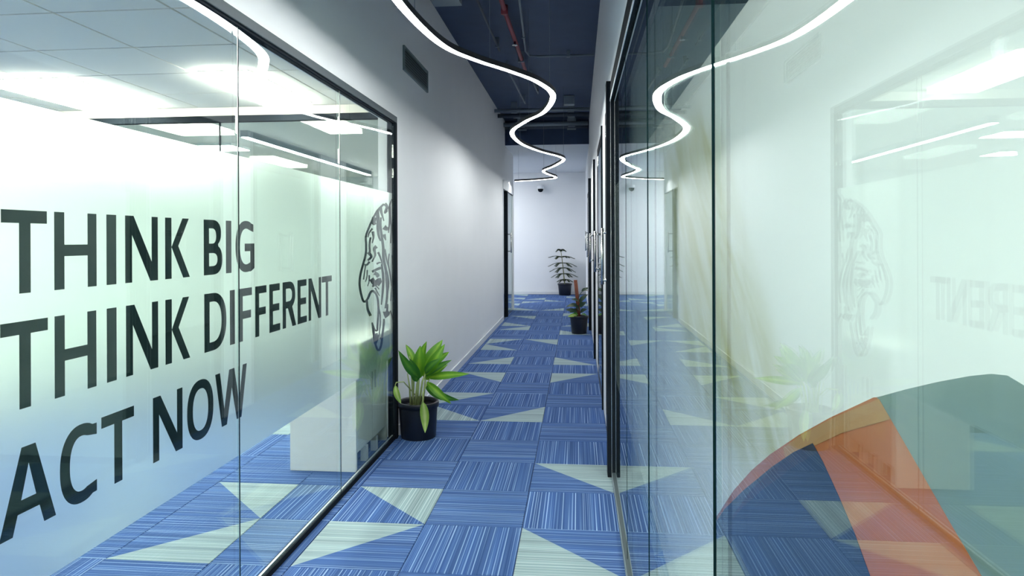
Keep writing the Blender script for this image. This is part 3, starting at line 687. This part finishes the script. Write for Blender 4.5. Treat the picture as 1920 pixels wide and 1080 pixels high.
# left door at the mouth of the side passage
d6 = empty('door_6', (XL, 12.2, 0), 'glass door with a white box header at the end of the plaster wall', 'door', kind='structure')
box('box_header', (XL - .05, 12.2, 2.36), (XL + .02, 14.15, 2.52), 'plaster', d6, .005)
box('jamb', (XL - .05, 12.75, 0), (XL + .03, 12.84, 2.36), 'black_frame', d6, .003)
box('jamb', (XL - .05, 14.08, 0), (XL + .02, 14.15, 2.36), 'chrome_edge', d6, .003)
box('jamb', (XL - .05, 12.2, 0), (XL + .01, 12.26, 2.36), 'skirting', d6, .003)
box('side_light', (XL - .016, 12.265, .02), (XL - .004, 12.745, 2.36), 'door_glass', d6)
lf = box('door_leaf', (XL - .016, 12.85, .01), (XL - .004, 14.075, 2.35), 'door_glass', d6)
h_handle(lf, XL - .01, 13.25, 1.22, 1.55, .06)
# dim room behind the left door
box('backing_wall', (-3.0, 12.22, 0), (-2.95, 14.14, 3.0), 'dim_wall', d6)

# ================================================================== CCTV DOME
p = on_y(1014, 355, Y_BACK)
e = empty('dome_camera', (p.x, Y_BACK, p.z), 'small white dome camera fixed high on the end wall', 'camera')
box('wall_plate', (p.x - .07, Y_BACK - .02, p.z + .02), (p.x + .07, Y_BACK, p.z + .13), 'camera_white', e, .006)
box('arm', (p.x - .03, Y_BACK - .16, p.z + .06), (p.x + .03, Y_BACK - .02, p.z + .10), 'camera_white', e, .006)
lathe('housing', [(.085, .03), (.09, .04), (.09, .09), (.06, .11)], (p.x, Y_BACK - .15, p.z - .03), 'camera_white', e, 24)
lathe('dome', [(.01, -.055), (.035, -.048), (.058, -.028), (.07, 0), (.07, .03)], (p.x, Y_BACK - .15, p.z - .03), 'black_frame', e, 24)

# real lamps in the side passage, out of sight round the corner
e = empty('passage_light', (-3.2, 16.4, 3.18), 'long ceiling lamp of the side passage, round the corner', 'light')
box('lamp_body', (-4.4, 16.2, 3.16), (-1.9, 16.6, 3.20), 'camera_white', e); box('diffuser', (-4.38, 16.22, 3.15), (-1.92, 16.58, 3.16), 'side_light', e)

# ================================================================== PLANTS
def pot_prof(rt, rb, h):
    return [(rb * .96, 0), (rb, .006), (rt * .93, h - .045), (rt * .93, h - .04), (rt, h - .038), (rt * 1.01, h - .004), (rt * .99, h), (rt * .90, h), (rt * .885, h - .03), (rt * .87, h - .05)]
def leaf(name, base, tip, width, m, parent, droop=.05, fold=.25, roll=0.0, n=9, up=Vector((0, 0, 1)), belly=.42):
    base, tip = Vector(base), Vector(tip); ax = tip - base; L = ax.length
    side = ax.cross(up)
    side = side.normalized() if side.length > 1e-4 else Vector((1, 0, 0))
    side = Matrix.Rotation(roll, 3, ax.normalized()) @ side; nrm = side.cross(ax).normalized()
    V, Fc, UV = [], [], []
    for i in range(n + 1):
        t = i / n; c = base + ax * t + nrm * (droop * 4 * t * (1 - t))
        wd = width * (math.sin(math.pi * t ** (math.log(.5) / math.log(belly))) ** .8 if 0 < t < 1 else 0.02)
        for k, u in enumerate((-1, -.5, 0, .5, 1)):
            V.append(c + side * (u * wd / 2) + nrm * (abs(u) * wd / 2 * fold)); UV.append((.5 + u / 2, t))
    for i in range(n):
        for k in range(4): Fc.append((i * 5 + k, i * 5 + k + 1, i * 5 + k + 6, i * 5 + k + 5))
    return mesh_obj(name, V, Fc, m, parent, True, uvs=UV)
# ---- dumb cane at the glass end
C1 = Vector((-1.178, 4.98, 0)); H1 = .265
pl = empty('potted_plant', C1, 'bright green leafy plant in a round black pot beside the lettered glass', 'plant')
lathe('pot', pot_prof(.152, .128, H1), C1, 'pot', pl, 44)
lathe('soil', [(.130, H1 - .06), (.130, H1 - .05), (.02, H1 - .045)], C1, 'soil', pl, 30)
PY = C1.y
def P(px_, py_, dy=0.0): return on_y(px_, py_, PY + dy)
stems = [((775, 752), (772, 700), (768, 668)), ((782, 752), (786, 700), (788, 660)), ((785, 755), (792, 715), (800, 695)), ((774, 755), (776, 712), (780, 690)), ((790, 755), (796, 728), (806, 710)), ((792, 752), (797, 720), (798, 700)),
         ((778, 752), (782, 720), (786, 700)), ((770, 752), (768, 725), (764, 700))]
for k, st in enumerate(stems):
    dy = random.uniform(-.05, .05)
    tube('stem', [P(*st[0], dy * .5) - Vector((0, 0, .03)), P(*st[1], dy), P(*st[2], dy)], [.0085, .007, .004], 'stem_pale', pl, 8)
LV = [  # base px, tip px, width, material, droop, depth base, depth tip
 ((783, 712), (788, 648), .085, 'leaf_green', .02, -.02, -.06), ((792, 705), (830, 637), .085, 'leaf_green', .03, .02, .08), ((798, 690), (842, 660), .055, 'leaf_green', .03, .0, .05),
 ((780, 690), (761, 646), .05, 'leaf_green', .02, .03, .08), ((785, 708), (747, 657), .06, 'leaf_deep', .03, -.08, -.24), ((782, 716), (768, 672), .065, 'leaf_deep', .02, -.05, -.12),
 ((797, 705), (847, 675), .045, 'leaf_deep', .02, -.02, -.05), ((798, 712), (840, 683), .045, 'leaf_green', .03, .02, .02), ((800, 708), (880, 701), .05, 'leaf_green', .025, .0, -.06),
 ((786, 700), (800, 640), .07, 'leaf_green', .02, .04, .02), ((780, 700), (752, 668), .055, 'leaf_green', .03, .02, -.02), ((798, 704), (834, 645), .07, 'leaf_green', .04, -.04, -.04), ((797, 700), (826, 672), .05, 'leaf_deep', .03, -.06, -.12),
 ((796, 722), (861, 750), .055, 'leaf_deep', .06, .02, .02), ((800, 716), (846, 757), .05, 'leaf_green', .05, -.05, -.08), ((795, 712), (822, 655), .06, 'leaf_deep', .02, .05, .12)]
for (b0, t0, wd, mm, dr, d0, d1) in LV:
    leaf('leaf', P(*b0, d0), P(*t0, d1), wd * 1.15, mm, pl, dr, .22, random.uniform(-.5, .5), up=Vector((0, -1, .35)))
leaf('leaf', P(793, 753, -.17), P(797, 812, -.185), .065, 'leaf_pale', pl, -.03, .2, 0, up=Vector((0, -1, 0)))
leaf('leaf', P(741, 722, -.24), P(752, 757, -.25), .045, 'leaf_pale', pl, .02, .2, 0, up=Vector((0, -1, 0)))
tube('stem', [P(778, 740, 0), P(757, 716, -.14), P(743, 717, -.22), P(741, 722, -.24)], [.005, .004, .004, .003], 'stem_pale', pl, 7)
tube('stem', [P(790, 752, -.03), P(793, 735, -.12), P(793, 753, -.17)], [.005, .004, .004], 'stem_pale', pl, 7)

# ---- moss pole plant by the right doors
C2 = Vector((.018, 10.62, 0)); H2 = .275
pm = empty('potted_plant', C2, 'dark climbing plant on a brown coir pole in a black square-shouldered pot', 'plant')
lathe('pot', pot_prof(.145, .115, H2), C2, 'pot', pm, 36)
lathe('soil', [(.125, H2 - .06), (.125, H2 - .05), (.02, H2 - .045)], C2, 'soil', pm, 26)
pt, pb = on_y(1079, 525, C2.y), on_y(1086, 594, C2.y)
tube('coir_pole', [pb - Vector((0, 0, .05)), (pb + pt) / 2, pt], [.030, .029, .027], 'coir', pm, 14)
PY = C2.y
LV2 = [((1084, 572), (1062, 575), .07, 'dark_leaf', -.05), ((1083, 585), (1060, 581), .07, 'dark_leaf', -.1), ((1083, 590), (1064, 594), .06, 'leaf_pale', -.15), ((1086, 582), (1072, 568), .06, 'dark_leaf', -.12), ((1086, 565), (1071, 562), .06, 'dark_leaf', -.05),
       ((1086, 566), (1102, 552), .07, 'dark_leaf', -.03), ((1086, 575), (1100, 566), .07, 'dark_leaf', -.10), ((1088, 586), (1101, 580), .07, 'dark_leaf', -.1), ((1088, 590), (1100, 592), .05, 'leaf_deep', -.16), ((1084, 592), (1074, 588), .05, 'leaf_deep', -.18),
       ((1088, 572), (1096, 558), .06, 'dark_leaf', .06), ((1086, 580), (1068, 586), .06, 'dark_leaf', .06), ((1090, 546), (1104, 541), .05, 'dark_leaf', -.02), ((1091, 549), (1104, 546), .055, 'brown_leaf', -.04)]
for (b0, t0, wd, mm, d1) in LV2:
    leaf('leaf', P(*b0, d1 * .3), P(*t0, d1), wd, mm, pm, .02, .2, random.uniform(-.6, .6), n=6, up=Vector((0, -.7, .7)))
tube('stem', [P(1084, 590), P(1085, 560, -.02), P(1087, 552, -.03), P(1097, 540, -.02), P(1103, 539, -.02)], .005, 'dark_leaf', pm, 6)

# ---- potted pine against the end wall
C3 = Vector((-.335, 17.80, 0)); H3 = .30
pn = empty('potted_plant', C3, 'small tiered pine in a black pot against the white end wall', 'plant')
lathe('pot', pot_prof(.185, .15, H3), C3, 'pot', pn, 36)
lathe('soil', [(.16, H3 - .06), (.16, H3 - .05), (.02, H3 - .045)], C3, 'soil', pn, 26)
PY = C3.y
tr = [P(1059, 536), P(1057, 515), P(1055, 495), P(1052.5, 476), P(1051, 468)]
tube('trunk', [tr[0] - Vector((0, 0, .06))] + tr, [.016, .015, .013, .011, .008, .005], 'trunk', pn, 10)
def branch(b, t, sag):
    V, Fc = [], []
    pts = [b + (t - b) * u + Vector((0, 0, sag * math.sin(math.pi * min(1, u * 1.1)) * .6 - sag * u * u * .4)) for u in [i / 8 for i in range(9)]]
    v, f = tube_data(pts, [.006] * 3 + [.005] * 3 + [.004] * 3, 5); V += v; Fc += f
    d = (t - b).normalized(); sd = d.cross(Vector((0, 0, 1))).normalized()
    for i in range(1, 9):
        for q in range(5):
            u = pts[i - 1].lerp(pts[i], q / 5)
            for s in (-1, 1):
                ln = .055 * (1 - .35 * i / 8); e = u + sd * s * ln + d * .03 + Vector((0, 0, random.uniform(-.012, .006)))
                n0 = len(V); w_ = d * .007 + Vector((0, 0, .007)); V += [u - w_, u + w_, e]; Fc.append((n0, n0 + 1, n0 + 2))
                V += [u - Vector((0, 0, .008)), u + d * .006, e]; Fc.append((n0 + 3, n0 + 4, n0 + 5))
    mesh_obj('branch', V, Fc, 'needle', pn)
for (cy_, cx_, rad, dz, nb) in ((525, 1058, .22, -.02, 5), (513, 1057, .34, -.07, 6), (502, 1056, .36, -.08, 6), (493, 1055, .38, -.07, 6), (482, 1053.5, .33, -.01, 6), (469.5, 1051.5, .13, -.0, 5)):
    b = P(cx_, cy_)
    for k in range(nb):
        a = 2 * math.pi * k / nb + (.1 if nb == 6 else .3); rr = rad * random.uniform(.85, 1.05)
        v = Vector((math.cos(a) * rr, math.sin(a) * rr * .55, dz + random.uniform(-.02, .02)))
        branch(b, b + v, .05)
